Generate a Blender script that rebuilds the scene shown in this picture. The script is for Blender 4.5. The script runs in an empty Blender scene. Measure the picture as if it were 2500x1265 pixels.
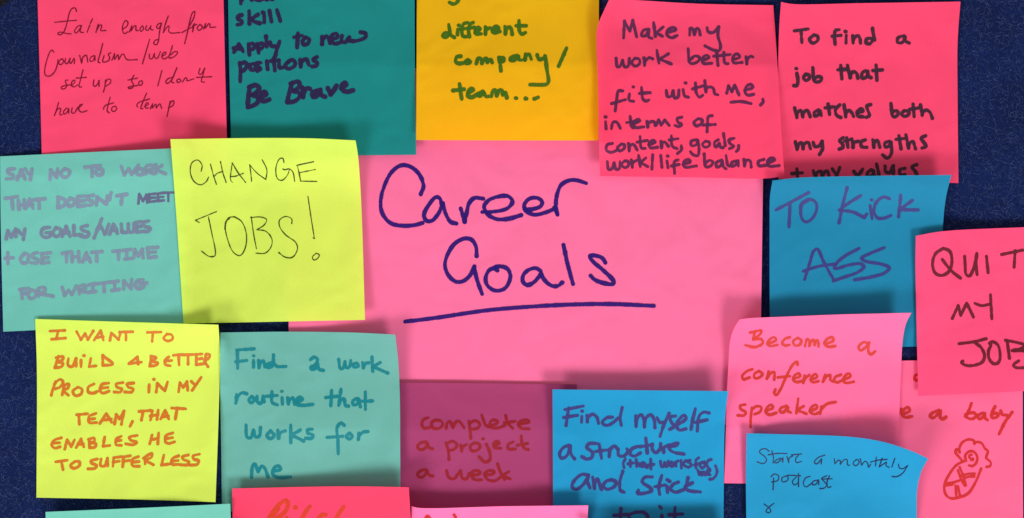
import bpy, math, random
import numpy as np

random.seed(7)
rng = np.random.default_rng(11)
scene = bpy.context.scene
COL = scene.collection

# ------------------------------------------------------------------ camera
W_PX, H_PX = 2500.0, 1265.0
K = 0.076 / 445.0                # metres on the board per photo unit: a note is 76 mm wide
CAM_H = 0.55                     # camera height over the board
cam_d = bpy.data.cameras.new('camera')
cam = bpy.data.objects.new('camera', cam_d)
COL.objects.link(cam)
cam.location = (0, 0, CAM_H)
cam.rotation_euler = (0, 0, 0)
cam_d.sensor_fit = 'HORIZONTAL'
cam_d.angle = 2 * math.atan(W_PX * K / 2 / CAM_H)
cam_d.clip_start = 0.01
cam_d.clip_end = 50
scene.camera = cam

# ------------------------------------------------------------------ light
world = bpy.data.worlds.new('World')
scene.world = world
world.use_nodes = True
bg = world.node_tree.nodes['Background']
bg.inputs[0].default_value = (1.0, 0.90, 0.82, 1)
bg.inputs[1].default_value = 0.66

def area(name, loc, size, power, color=(1, 1, 1)):
    l = bpy.data.lights.new(name, 'AREA')
    l.shape = 'RECTANGLE'
    l.size, l.size_y = size
    l.energy = power
    l.color = color
    o = bpy.data.objects.new(name, l)
    COL.objects.link(o)
    o.location = loc
    d = -np.array(loc)
    from mathutils import Vector
    o.rotation_euler = Vector(d).to_track_quat('-Z', 'Y').to_euler()
    return o
area('right_window_light', (0.58, -0.98, 0.98), (0.52, 0.34), 18.0, (1.0, 0.99, 0.98))
area('left_window_light', (-0.72, -0.95, 0.95), (0.66, 0.36), 15.2, (1.0, 0.99, 0.98))

scene.view_settings.view_transform = 'Standard'
scene.view_settings.look = 'None'
scene.view_settings.exposure = 0.0
scene.view_settings.gamma = 1.0
scene.view_settings.use_curve_mapping = False
scene.cycles.use_denoising = True
scene.cycles.max_bounces = 12
scene.cycles.diffuse_bounces = 8
scene.cycles.transmission_bounces = 8

# ------------------------------------------------------------------ materials
def lin(c):
    out = []
    for v in c:
        v = v / 255.0
        out.append(v / 12.92 if v <= 0.04045 else ((v + 0.055) / 1.055) ** 2.4)
    return out
LIGHT_K = 1.06                   # irradiance of a flat sheet, as a factor on its albedo

def albedo(rgb):
    return tuple(min(0.93, v / LIGHT_K) for v in lin(rgb)) + (1,)

def nodes_of(m):
    m.use_nodes = True
    nt = m.node_tree
    return nt, nt.nodes, nt.links

def paper_material(name, rgb):
    m = bpy.data.materials.new(name)
    nt, N, L = nodes_of(m)
    b = N['Principled BSDF']
    b.inputs['Roughness'].default_value = 0.62
    b.inputs['Specular IOR Level'].default_value = 0.08
    tc = N.new('ShaderNodeTexCoord')
    n1 = N.new('ShaderNodeTexNoise'); n1.inputs['Scale'].default_value = 60; n1.inputs['Detail'].default_value = 4
    n2 = N.new('ShaderNodeTexNoise'); n2.inputs['Scale'].default_value = 2200; n2.inputs['Detail'].default_value = 3
    mp = N.new('ShaderNodeMapping'); mp.inputs['Scale'].default_value = (1, 3.2, 1)   # paper grain runs across the note
    L.new(tc.outputs['Object'], n1.inputs['Vector'])
    L.new(tc.outputs['Object'], mp.inputs['Vector']); L.new(mp.outputs['Vector'], n2.inputs['Vector'])
    a = N.new('ShaderNodeMath'); a.operation = 'MULTIPLY_ADD'; a.inputs[1].default_value = 0.14; a.inputs[2].default_value = 0.93
    L.new(n1.outputs['Fac'], a.inputs[0])
    c = N.new('ShaderNodeMath'); c.operation = 'MULTIPLY_ADD'; c.inputs[1].default_value = 0.30; c.inputs[2].default_value = 0.85
    L.new(n2.outputs['Fac'], c.inputs[0])
    mu = N.new('ShaderNodeMath'); mu.operation = 'MULTIPLY'
    L.new(a.outputs[0], mu.inputs[0]); L.new(c.outputs[0], mu.inputs[1])
    vm = N.new('ShaderNodeVectorMath'); vm.operation = 'SCALE'
    vm.inputs[0].default_value = albedo(rgb)[:3]
    L.new(mu.outputs[0], vm.inputs['Scale'])
    L.new(vm.outputs[0], b.inputs['Base Color'])
    bp = N.new('ShaderNodeBump'); bp.inputs['Strength'].default_value = 0.5; bp.inputs['Distance'].default_value = 0.00012
    L.new(n2.outputs['Fac'], bp.inputs['Height'])
    n3 = N.new('ShaderNodeTexNoise'); n3.inputs['Scale'].default_value = 26; n3.inputs['Detail'].default_value = 2; n3.inputs['Distortion'].default_value = 0.6
    L.new(tc.outputs['Object'], n3.inputs['Vector'])
    b2 = N.new('ShaderNodeBump'); b2.inputs['Strength'].default_value = 1.0; b2.inputs['Distance'].default_value = 0.0026   # soft dents from handling
    L.new(n3.outputs['Fac'], b2.inputs['Height']); L.new(b2.outputs['Normal'], bp.inputs['Normal'])
    L.new(bp.outputs['Normal'], b.inputs['Normal'])
    tr = N.new('ShaderNodeBsdfTranslucent')                       # paper lets some light through to what lies under it
    L.new(vm.outputs[0], tr.inputs['Color'])
    mx = N.new('ShaderNodeMixShader'); mx.inputs[0].default_value = 0.30
    L.new(b.outputs[0], mx.inputs[1]); L.new(tr.outputs[0], mx.inputs[2])
    L.new(mx.outputs[0], N['Material Output'].inputs['Surface'])
    return m

def ink_material(name, rgb, vary=0.25):
    m = bpy.data.materials.new(name)
    nt, N, L = nodes_of(m)
    b = N['Principled BSDF']
    b.inputs['Roughness'].default_value = 0.5
    b.inputs['Specular IOR Level'].default_value = 0.12
    tc = N.new('ShaderNodeTexCoord')
    n1 = N.new('ShaderNodeTexNoise'); n1.inputs['Scale'].default_value = 420; n1.inputs['Detail'].default_value = 5
    L.new(tc.outputs['Object'], n1.inputs['Vector'])
    a = N.new('ShaderNodeMath'); a.operation = 'MULTIPLY_ADD'; a.inputs[1].default_value = 2 * vary; a.inputs[2].default_value = 1 - vary
    L.new(n1.outputs['Fac'], a.inputs[0])
    vm = N.new('ShaderNodeVectorMath'); vm.operation = 'SCALE'
    vm.inputs[0].default_value = tuple(0.60 * c for c in albedo(rgb)[:3])
    L.new(a.outputs[0], vm.inputs['Scale'])
    L.new(vm.outputs[0], b.inputs['Base Color'])
    tp = N.new('ShaderNodeBsdfTransparent')                       # a little paper shows through; crossing strokes are darker
    n2 = N.new('ShaderNodeTexNoise'); n2.inputs['Scale'].default_value = 900; n2.inputs['Detail'].default_value = 3
    L.new(tc.outputs['Object'], n2.inputs['Vector'])
    fa = N.new('ShaderNodeMath'); fa.operation = 'MULTIPLY_ADD'; fa.inputs[1].default_value = 0.24; fa.inputs[2].default_value = 0.0
    L.new(n2.outputs['Fac'], fa.inputs[0])
    mx = N.new('ShaderNodeMixShader')
    L.new(fa.outputs[0], mx.inputs[0]); L.new(b.outputs[0], mx.inputs[1]); L.new(tp.outputs[0], mx.inputs[2])
    L.new(mx.outputs[0], N['Material Output'].inputs['Surface'])
    return m

# ------------------------------------------------------------------ placing: photo units to the board
def to_world(px, py, z):
    """a point seen at photo position px, py that lies z metres above the board"""
    f = (CAM_H - z) / CAM_H
    return np.stack([(px - W_PX / 2) * K * f, -(py - H_PX / 2) * K * f, z + 0 * px], -1)

# a coarse map of how high the pile of paper already is, so that each sheet lies ON those beneath it
HX0, HY0, HS = -700, -700, 4
HMAP = np.zeros(((1900 + 700) // HS + 80, (3200 + 700) // HS + 80))
COVER = np.zeros(HMAP.shape, bool)

def hidx(px, py):
    i = np.clip(((py - HY0) / HS).astype(int), 0, HMAP.shape[0] - 1)
    j = np.clip(((px - HX0) / HS).astype(int), 0, HMAP.shape[1] - 1)
    return i, j

def curve_pts(pts, n, smooth=True):
    p = np.array(pts, float)
    if len(p) > 2 and smooth:
        p = catmull(p, 12)
    d = np.r_[0, np.cumsum(np.hypot(*np.diff(p, axis=0).T))]
    t = np.linspace(0, d[-1], n)
    return np.stack([np.interp(t, d, p[:, 0]), np.interp(t, d, p[:, 1])], -1)

def catmull(p, sub):
    q = np.vstack([2 * p[0] - p[1], p, 2 * p[-1] - p[-2]])
    out = []
    for i in range(len(p) - 1):
        p0, p1, p2, p3 = q[i], q[i + 1], q[i + 2], q[i + 3]
        a, b, c = [max(1e-6, np.hypot(*(v - u))) ** 0.5 for u, v in ((p0, p1), (p1, p2), (p2, p3))]
        m1 = (p2 - p1) + b * ((p1 - p0) / a - (p2 - p0) / (a + b))
        m2 = (p2 - p1) + b * ((p3 - p2) / c - (p3 - p1) / (b + c))
        for s in np.linspace(0, 1, sub, endpoint=False):
            out.append((2 * s**3 - 3 * s**2 + 1) * p1 + (s**3 - 2 * s**2 + s) * m1 + (-2 * s**3 + 3 * s**2) * p2 + (s**3 - s**2) * m2)
    out.append(p[-1])
    return np.array(out)

def box_blur(a, r):
    for ax in (0, 1):
        b = np.pad(a, [(r, r) if k == ax else (0, 0) for k in (0, 1)], mode='edge')
        c = np.cumsum(np.insert(b, 0, 0, axis=ax), axis=ax)
        n = 2 * r + 1
        a = (np.take(c, range(n, c.shape[ax]), ax) - np.take(c, range(0, c.shape[ax] - n), ax)) / n
    return a

def box_max(a, r):
    for ax in (0, 1):
        b = np.pad(a, [(r, r) if k == ax else (0, 0) for k in (0, 1)], mode='edge')
        a = np.max([np.take(b, range(s, s + a.shape[ax]), ax) for s in range(2 * r + 1)], axis=0)
    return a

NG = 72

def mesh_object(name, verts, faces, mat, parent=None, smooth=True):
    me = bpy.data.meshes.new(name)
    me.from_pydata([tuple(v) for v in verts], [], faces)
    me.update()
    if smooth:
        me.polygons.foreach_set('use_smooth', [True] * len(me.polygons))
    me.materials.append(mat)
    o = bpy.data.objects.new(name, me)
    COL.objects.link(o)
    if parent:
        o.parent = parent
    return o

class Sheet:
    """one sheet of paper: outline from its four sides, a height over the board, writing laid on top"""
    def __init__(self, name, label, category, group, rgb, top, bottom, left, right, lift=None, gap=0.35, thick=0.17, straight=False):
        T, B = curve_pts(top, NG), curve_pts(bottom, NG)
        Lf, R = curve_pts(left, NG), curve_pts(right, NG)
        u = np.linspace(0, 1, NG)[None, :, None]
        v = np.linspace(0, 1, NG)[:, None, None]
        c00, c10, c01, c11 = T[0], T[-1], B[0], B[-1]
        P = ((1 - v) * T[None] + v * B[None] + (1 - u) * Lf[:, None] + u * R[:, None]
             - ((1 - u) * (1 - v) * c00 + u * (1 - v) * c10 + (1 - u) * v * c01 + u * v * c11))
        self.P = P
        uu, vv = u[..., 0] + 0 * v[..., 0], v[..., 0] + 0 * u[..., 0]
        z = self.shape(uu, vv, lift or {})
        i, j = hidx(P[..., 0], P[..., 1])
        under = HMAP[i, j]
        floor_z = box_max(under, 1)
        under = floor_z
        for _ in range(28):                                       # stiff paper bridges the steps beneath it
            under = np.maximum(floor_z, box_blur(under, 3))
        under = np.maximum(floor_z, box_blur(box_max(under, 1), 1))
        self.Z = z * 1e-3 + under + gap * 1e-3
        # raise the pile map
        s = np.linspace(0, NG - 1, 420)
        a0 = np.clip(s.astype(int), 0, NG - 2); f = s - a0
        def dense(A):
            A = A[a0] * (1 - f)[:, None] + A[a0 + 1] * f[:, None]
            return A[:, a0] * (1 - f)[None, :] + A[:, a0 + 1] * f[None, :]
        X, Y, Zd = dense(P[..., 0]), dense(P[..., 1]), dense(self.Z)
        i, j = hidx(X, Y)
        np.maximum.at(HMAP, (i.ravel(), j.ravel()), Zd.ravel())
        COVER[i, j] = True
        # the paper: front, back and rim
        F = to_world(P[..., 0], P[..., 1], self.Z).reshape(-1, 3)
        Bk = F - np.array([0, 0, thick * 1e-3])
        n = NG * NG
        faces = []
        for a in range(NG - 1):
            for b in range(NG - 1):
                q = a * NG + b
                faces.append((q, q + NG, q + NG + 1, q + 1))
        rim = [b for b in range(NG)] + [a * NG + NG - 1 for a in range(1, NG)] + [(NG - 1) * NG + b for b in range(NG - 2, -1, -1)] + [a * NG for a in range(NG - 2, 0, -1)]
        nv = 2 * n
        edge_v = [F[k] for k in rim] + [Bk[k] for k in rim]      # own vertices keep the rim crisp
        m = len(rim)
        for k in range(m):
            k2 = (k + 1) % m
            faces.append((nv + k, nv + k2, nv + m + k2, nv + m + k))
        self.obj = bpy.data.objects.new(name, None)
        COL.objects.link(self.obj)
        self.obj.empty_display_size = 0.01
        base = F.mean(0); base[2] = F[:, 2].min()
        self.base = base
        self.obj.location = base
        mesh_object('paper', np.vstack([F, Bk, np.array(edge_v)]) - base, faces, paper_material(name + '_paper', rgb), self.obj)
        self.obj['label'] = label
        self.obj['category'] = category
        if group:
            self.obj['group'] = group

    def shape(self, u, v, p):
        z = np.zeros_like(u)
        def bend(t, h, span, power=2.0):
            return h * np.clip(1 - t / span, 0, None) ** power
        if 'top' in p:
            h, span = p['top'][:2]
            hl = p['top'][2] if len(p['top']) > 2 else h          # (right end, span, left end)
            z += bend(v, 1, span) * (hl * (1 - u) + h * u)
        if 'bottom' in p:
            h, span = p['bottom'][:2]
            hl = p['bottom'][2] if len(p['bottom']) > 2 else h
            z += bend(1 - v, 1, span) * (hl * (1 - u) + h * u)
        if 'left' in p: z += bend(u, *p['left'])
        if 'right' in p: z += bend(1 - u, *p['right'])
        for key, cu, cv in (('tl', 0, 0), ('tr', 1, 0), ('bl', 0, 1), ('br', 1, 1)):
            if key in p:
                h, span = p[key]
                t = np.abs(u - cu) * 0.72 + np.abs(v - cv) * 0.72
                z += bend(t, h, span)
        if 'crease' in p:                                         # (v of the crease, slope above, slope below) in mm over the note
            vc, a, b = p['crease']
            z += a * np.clip(vc - v, 0, None) + b * np.clip(v - vc, 0, None)
        if 'belly' in p:
            z += p['belly'] * np.sin(np.pi * u) * np.sin(np.pi * v)
        ph = rng.uniform(0, 6.28, 6)
        w = p.get('wave', 0.16)
        z += w * (np.sin(3.1 * u + 2.2 * v + ph[0]) + 0.6 * np.sin(5.3 * v - 2.4 * u + ph[1]) + 0.35 * np.sin(7 * u + 4.1 * v + ph[2]))
        return z - z.min()

    def locate(self, pts):
        """grid coordinates of photo points on this sheet"""
        P = self.P
        u = np.full(len(pts), 0.5); v = np.full(len(pts), 0.5)
        def at(A, u, v):
            x = np.clip(u, -0.2, 1.2) * (NG - 1); y = np.clip(v, -0.2, 1.2) * (NG - 1)
            i = np.clip(np.floor(x).astype(int), 0, NG - 2); j = np.clip(np.floor(y).astype(int), 0, NG - 2)
            fx, fy = x - i, y - j
            if A.ndim == 3: fx, fy = fx[:, None], fy[:, None]
            return A[j, i] * (1 - fx) * (1 - fy) + A[j, i + 1] * fx * (1 - fy) + A[j + 1, i] * (1 - fx) * fy + A[j + 1, i + 1] * fx * fy
        e = 1e-3
        for _ in range(14):
            p = at(P, u, v)
            du = (at(P, u + e, v) - at(P, u - e, v)) / (2 * e)
            dv = (at(P, u, v + e) - at(P, u, v - e)) / (2 * e)
            r = pts - p
            det = du[:, 0] * dv[:, 1] - du[:, 1] * dv[:, 0]
            u = np.clip(u + (r[:, 0] * dv[:, 1] - r[:, 1] * dv[:, 0]) / det, -0.1, 1.1)
            v = np.clip(v + (du[:, 0] * r[:, 1] - du[:, 1] * r[:, 0]) / det, -0.1, 1.1)
        return at(self.Z, np.clip(u, 0, 1), np.clip(v, 0, 1))

    def write(self, text, frame, width, mat, name='written_line', label=None, wob=0.10):
        """a line of handwriting: strokes 'x,y x,y; x,y ...' in the units of FRAME (origin x, origin y, scale); * marks a sharp turn"""
        ox, oy, s = frame
        verts, faces = [], []
        k = 0
        for stroke in text.replace('\n', ' ').split(';'):
            toks = stroke.split()
            if not toks: continue
            pts, runs = [], []
            for t in toks:
                corner = t.endswith('*')
                x, y = t.rstrip('*').split(',')
                pts.append((ox + float(x) / s, oy + float(y) / s))
                if corner and len(pts) > 1:
                    runs.append(pts); pts = [pts[-1]]
            if len(pts) > 1 or not runs: runs.append(pts)
            for run in runs:
                self.ribbon(np.array(run), width, 0.075 + 0.0023 * (k % 13), verts, faces, wob)
                k += 1
        o = mesh_object(name, np.array(verts) - self.base, faces, mat, self.obj, smooth=False)
        if label: o['label'] = label
        return o

    def ribbon(self, p, width, off, verts, faces, wob):
        r = width / 2 * (1.10 if width > 4 else 0.9)
        if len(p) == 1:
            p = np.vstack([p + (-0.12 * width, 0), p + (0.12 * width, 0.05 * width)]); r *= 1.05
        c = catmull(p, 10) if len(p) > 2 else p
        d = np.r_[0, np.cumsum(np.hypot(*np.diff(c, axis=0).T))]
        n = max(3, int(d[-1] / max(1.6, width * 0.22)) + 1)
        t = np.linspace(0, d[-1], n)
        c = np.stack([np.interp(t, d, c[:, 0]), np.interp(t, d, c[:, 1])], -1)
        g = np.gradient(c, axis=0)
        g /= np.maximum(1e-6, np.hypot(g[:, 0], g[:, 1]))[:, None]
        nrm = np.stack([-g[:, 1], g[:, 0]], -1)
        nw = max(2, n // 5 + 2)
        rr = r * (1 + wob * np.interp(np.linspace(0, 1, n), np.linspace(0, 1, nw), rng.normal(0, 1, nw)).clip(-1.8, 1.8))
        el = rng.normal(0, 0.025 * width, (2, n))
        Lp, Rp = c + nrm * (rr + el[0])[:, None], c - nrm * (rr + el[1])[:, None]
        cap0 = [c[0] + rr[0] * (-g[0] * math.sin(a) + nrm[0] * math.cos(a)) for a in np.linspace(0, math.pi, 8)[1:-1]]
        cap1 = [c[-1] + rr[-1] * (g[-1] * math.sin(a) - nrm[-1] * math.cos(a)) for a in np.linspace(0, math.pi, 8)[1:-1]]
        allp = np.vstack([Lp, Rp, cap0, cap1, c[:1], c[-1:]])
        z = self.locate(allp)
        seq = np.r_[np.arange(n), np.arange(n), np.zeros(6), np.full(6, n), 0, n]
        z = z + (off + 0.0005 * seq) * 1e-3
        w = to_world(allp[:, 0], allp[:, 1], z)
        b = len(verts)
        verts.extend(w)
        for i in range(n - 1):
            faces.append((b + i, b + i + 1, b + n + i + 1, b + n + i)[::-1])
        q0 = [b] + [b + 2 * n + i for i in range(6)] + [b + n]
        q1 = [b + 2 * n - 1] + [b + 2 * n + 6 + i for i in range(6)] + [b + n - 1]
        for q, ctr in ((q0, b + 2 * n + 12), (q1, b + 2 * n + 13)):
            for i in range(7):
                faces.append((ctr, q[i], q[i + 1]))


# ------------------------------------------------------------------ the felt board
def felt_material():
    m = bpy.data.materials.new('felt')
    nt, N, L = nodes_of(m)
    b = N['Principled BSDF']
    b.inputs['Roughness'].default_value = 0.95
    b.inputs['Specular IOR Level'].default_value = 0.1
    b.inputs['Sheen Weight'].default_value = 0.03
    b.inputs['Sheen Tint'].default_value = (0.25, 0.35, 0.8, 1)
    tc = N.new('ShaderNodeTexCoord')
    def noise(scale, detail, dist=0.0, rough=0.6):
        n = N.new('ShaderNodeTexNoise'); n.inputs['Scale'].default_value = scale
        n.inputs['Detail'].default_value = detail; n.inputs['Distortion'].default_value = dist
        n.inputs['Roughness'].default_value = rough
        L.new(tc.outputs['Object'], n.inputs['Vector'])
        return n
    n1 = noise(1500, 6, 1.2, 0.75); n2 = noise(45, 3)
    r = N.new('ShaderNodeValToRGB')
    e = r.color_ramp.elements
    e[0].position = 0.36; e[0].color = (0.0004, 0.0018, 0.0160, 1)
    e[1].position = 0.68; e[1].color = (0.0060, 0.0205, 0.1180, 1)
    L.new(n1.outputs['Fac'], r.inputs['Fac'])
    a = N.new('ShaderNodeMath'); a.operation = 'MULTIPLY_ADD'; a.inputs[1].default_value = 0.9; a.inputs[2].default_value = 0.55
    L.new(n2.outputs['Fac'], a.inputs[0])
    vm = N.new('ShaderNodeVectorMath'); vm.operation = 'SCALE'
    L.new(r.outputs['Color'], vm.inputs[0]); L.new(a.outputs[0], vm.inputs['Scale'])
    # a dark stain with a ragged edge at the board's top left
    ds = N.new('ShaderNodeVectorMath'); ds.operation = 'DISTANCE'
    ds.inputs[1].default_value = tuple(to_world(np.float64(-40), np.float64(-50), 0))
    n3 = noise(900, 4)
    L.new(tc.outputs['Object'], ds.inputs[0])
    ad = N.new('ShaderNodeMath'); ad.operation = 'MULTIPLY_ADD'; ad.inputs[1].default_value = 0.004
    L.new(n3.outputs['Fac'], ad.inputs[0]); L.new(ds.outputs['Value'], ad.inputs[2])
    st = N.new('ShaderNodeMapRange'); st.inputs['From Min'].default_value = 0.0148; st.inputs['From Max'].default_value = 0.0166
    L.new(ad.outputs[0], st.inputs['Value'])
    mx = N.new('ShaderNodeMix'); mx.data_type = 'RGBA'
    mx.inputs['A'].default_value = (0.006, 0.005, 0.004, 1)
    L.new(st.outputs[0], mx.inputs['Factor']); L.new(vm.outputs[0], mx.inputs['B'])
    L.new(mx.outputs['Result'], b.inputs['Base Color'])
    bp = N.new('ShaderNodeBump'); bp.inputs['Strength'].default_value = 0.9; bp.inputs['Distance'].default_value = 0.0006
    L.new(n1.outputs['Fac'], bp.inputs['Height']); L.new(bp.outputs['Normal'], b.inputs['Normal'])
    return m

def rounded_slab(name, w, h, t, rad, mat):
    out = []
    for cx, cy, a0 in ((w/2-rad, h/2-rad, 0), (-w/2+rad, h/2-rad, 90), (-w/2+rad, -h/2+rad, 180), (w/2-rad, -h/2+rad, 270)):
        for a in range(0, 91, 15):
            out.append((cx + rad * math.cos(math.radians(a0 + a)), cy + rad * math.sin(math.radians(a0 + a))))
    n = len(out); e = 0.002
    rings = [(1.0, -t), (1.0, -e), (1 - e / w, 0.0)]
    verts = [(x * k, y * k, z) for k, z in rings for x, y in out]
    faces = [tuple(range(2 * n, 3 * n)), tuple(range(n - 1, -1, -1))]
    for r in range(2):
        for i in range(n):
            j = (i + 1) % n
            faces.append((r * n + i, r * n + j, (r + 1) * n + j, (r + 1) * n + i))
    return mesh_object(name, verts, faces, mat, smooth=False)
board = rounded_slab('felt_board', 0.86, 0.60, 0.012, 0.008, felt_material())
board['kind'] = 'structure'
board['label'] = 'dark navy felt board under the sticky notes'

# ------------------------------------------------------------------ paper, from the bottom of the pile to the top
G = 'handwritten sticky notes on the felt board'
RED = (255, 75, 118); HOT = (255, 117, 167); MINT = (112, 199, 187); LIME = (212, 240, 96); BLUE = (30, 134, 176)

# the large sheet in the middle
sheet = Sheet('paper_sheet', 'large pink paper sheet with blue underlined heading in the middle', 'paper', None, HOT,
    [(706, 168), (1300, 167), (1868, 166)], [(704, 1036), (1300, 1036), (1854, 1036)],
    [(706, 168), (705, 640), (704, 1036)], [(1868, 166), (1863, 435), (1858, 775), (1854, 1036)],
    dict(right=(1.2, .12), bottom=(0.8, .2), wave=.25), gap=1.3, thick=.16)
f = (860, 360, 2.75); ink = ink_material('indigo_ink', (44, 14, 128), .2)
sheet.write('''460,315 478,260 455,190 400,135 335,120 270,160 215,260 190,370 205,450 260,510 340,527 420,522 472,508;
600,380 585,340 560,335 515,385 482,450 495,490 530,495 575,450 610,375* 625,440 660,500 700,512;
728,410 755,500* 770,430 785,375 820,340 880,345;
872,435 950,432 1040,410 1075,365 1050,330 985,330 910,360 885,400 910,450 970,482 1050,480 1135,455;
1160,420 1210,415 1265,395 1275,365 1240,340 1190,345 1155,385 1165,425 1220,452 1290,440 1355,415;
1358,405 1378,452* 1367,390 1377,310 1405,250 1460,222 1510,222 1572,242''', f, 9.2, ink)
sheet.write('''835,730 830,665 800,620 755,612 690,645 640,720 622,790 640,850 690,900 740,900 790,860 820,800* 835,880 855,940 872,985;
970,805 920,825 895,880 910,930 960,962 1020,950 1055,900 1060,850 1040,815 1000,800 955,808 975,828;
1265,830 1235,812 1190,820 1150,855 1145,900 1175,925 1220,905 1268,850* 1290,890 1340,930 1380,930 1410,908;
1418,655 1445,780 1482,918; 1700,775 1680,745 1640,728 1595,730 1610,760 1690,830 1755,900 1750,918 1690,912 1630,890 1600,862''', f, 9.4, ink)
sheet.write('355,1170 560,1145 900,1095 1200,1070 1500,1055 1750,1053 2025,1065', f, 9.2, ink, name='underline', wob=.05)

# top row
n = Sheet('sticky_note', 'pinkish red note, thin pen writing, beside dark felt in the top left corner', 'sticky note', G, RED,
    [(91, -25), (545, -25)], [(103, 418), (556, 420)], [(91, -25), (97, 180), (103, 418)], [(545, -25), (550, 190), (556, 420)],
    dict(right=(1.2, .3), bottom=(0.6, .4)), gap=1.3)
f = (0, 0, 3.0112); ink = ink_material('dark_red_pen', (138, 10, 52), .15)
n.write('''562,85 555,62 535,60 512,90 497,150 480,210 462,245 440,257 424,250 432,239 455,238 490,248 522,250; 402,165 470,158 563,150;
600,190 578,190 557,210 548,235 560,243 582,220 598,190* 590,235 612,240; 660,185 640,238; 680,138 664,172; 705,240 722,180* 710,225 735,185 748,190 740,225 778,225;
905,215 935,190 940,165 925,152 905,180 900,225 915,248 940,235; 950,237 970,190* 962,230 985,195 998,190 1000,225 1015,225; 1045,190 1028,215 1036,232 1056,210 1045,190; 1078,190 1070,215 1085,225 1110,190* 1108,215 1125,222;
1185,170 1160,180 1152,205 1167,210 1187,172* 1172,240 1165,300 1150,330 1130,322 1140,298 1165,292; 1237,118 1215,180 1200,240* 1228,200 1243,192 1240,230 1255,243 1325,240;
1395,190 1425,130 1432,85 1415,95 1395,160 1375,250 1357,322; 1338,240 1400,205; 1410,205 1428,175* 1415,240 1425,190 1447,180; 1470,180 1450,205 1462,225 1488,200 1470,180; 1495,215 1512,175* 1508,210 1535,175 1545,180 1542,200 1585,200''', f, 3.3, ink)
n.write('''395,385 385,370 370,378 345,440 328,520 335,555 365,560 400,530 420,480 426,438; 455,432 435,450 432,470 450,475 468,450 455,432; 482,430 478,460 492,470 515,430* 512,465 520,465; 525,465 543,430* 548,440 546,468;
585,408 600,465* 610,420 635,408 640,425 645,458; 690,410 665,425 662,450 680,450 698,412* 698,445; 755,320 738,390 722,460 735,462; 765,410 755,455 775,458; 815,390 795,400 805,420 800,445 780,455;
822,445 842,395* 842,440 866,402 872,440* 900,398 912,402; 912,402 930,437 1010,440; 1100,290 1075,375 1047,470; 1098,400 1100,430 1115,435 1135,395* 1138,425 1155,430 1180,380;
1188,415 1215,400 1220,385 1200,390 1190,420 1205,435 1235,420; 1268,335 1255,380 1242,425 1265,425 1295,405 1305,385 1285,380 1255,405''', f, 3.3, ink)
n.write('''500,590 480,592 482,608 490,625 480,650 455,655 450,642 480,630 525,625; 525,628 550,605 548,590 530,600 525,630 545,640 570,625; 610,515 595,575 582,640 600,640; 560,575 635,570;
690,590 686,625 698,636 718,618 728,592* 728,636; 776,590 770,640 760,678; 772,612 792,584 814,588 810,612 778,634;
985,555 970,580 968,600 980,620 975,645 950,652 940,645 970,635 1010,630; 940,590 1010,575; 1045,595 1025,600 1020,625 1035,628 1048,610 1040,596;
1190,520 1160,632; 1270,570 1235,580 1218,605 1230,615 1260,590 1300,500* 1275,560 1262,605 1280,610; 1320,580 1300,590 1305,608 1330,595 1318,580; 1340,605 1362,572* 1375,578 1372,595 1425,580; 1470,505 1460,540 1475,548 1505,503* 1490,560 1480,600 1505,605; 1445,570 1555,565''', f, 3.3, ink)
n.write('''430,755 415,810 400,850* 412,820 435,795 445,800 440,845 458,843; 492,795 470,815 470,840 490,830 505,798* 505,832; 530,792 527,830 545,832 572,790*; 580,795 605,768* 585,775 580,810 600,825 640,815;
810,715 795,770 788,818 803,830; 760,805 770,780 835,757; 850,780 825,790 822,815 840,820 858,800 848,782; 1078,685 1050,750 1035,800 1050,800; 1100,728 1020,755 1005,775 1012,790;
1060,785 1090,768 1085,755 1070,770 1070,795 1090,795; 1105,800 1122,765* 1120,795 1145,765 1148,795* 1175,765 1188,797; 1250,745 1240,800 1227,858; 1238,795 1262,745 1278,745 1272,775 1247,790''', f, 3.3, ink)

n = Sheet('sticky_note', 'amber yellow note with green writing at the top of the pink sheet', 'sticky note', G, (240, 186, 20),
    [(1018, -100), (1462, -100)], [(1016, 342), (1240, 343), (1461, 343)], [(1018, -100), (1017, 170), (1016, 342)], [(1462, -100), (1462, 170), (1461, 343)],
    dict(crease=(.61, -6.0, 8.0), wave=.1))
f = (1000, 0, 3.162); ink = ink_material('green_marker', (74, 124, 26), .15)
n.write('372,-60 376,0 362,22 338,32 308,20; 330,-60 350,-80 372,-60', f, 8.6, ink)
n.write('''305,258 272,255 257,275 278,288 305,270*; 302,190 310,235 318,270 345,290; 372,228 370,268; 380,196;
452,176 418,185 404,235 412,280 436,284; 490,175 465,190 455,235 462,285; 385,228 500,212; 510,242 545,225 530,210 512,225 510,260 552,262; 585,210 585,265* 590,232 622,215;
640,242 690,225 670,205 645,220 640,245 660,256 700,245; 735,205 740,262* 745,228 770,210 785,228 792,266; 845,160 848,240 866,264 895,252; 822,200 900,200''', f, 8.2, ink)
n.write('''395,435 365,440 355,475 375,490 415,488; 450,465 425,482 445,492 470,480 450,465; 515,492 530,452 548,452 558,490* 575,460 592,452 600,482* 622,462 638,485; 690,445 700,500 705,548; 695,450 725,450 722,472 700,480;
830,430 785,442 775,465 810,465 840,438* 842,460 862,465; 895,420 890,462* 900,432 922,420 940,458; 985,425 1000,460 1040,450* 1045,425 1060,540 1072,630 1060,650 930,655; 1212,372 1150,512''', f, 8.6, ink)
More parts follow.
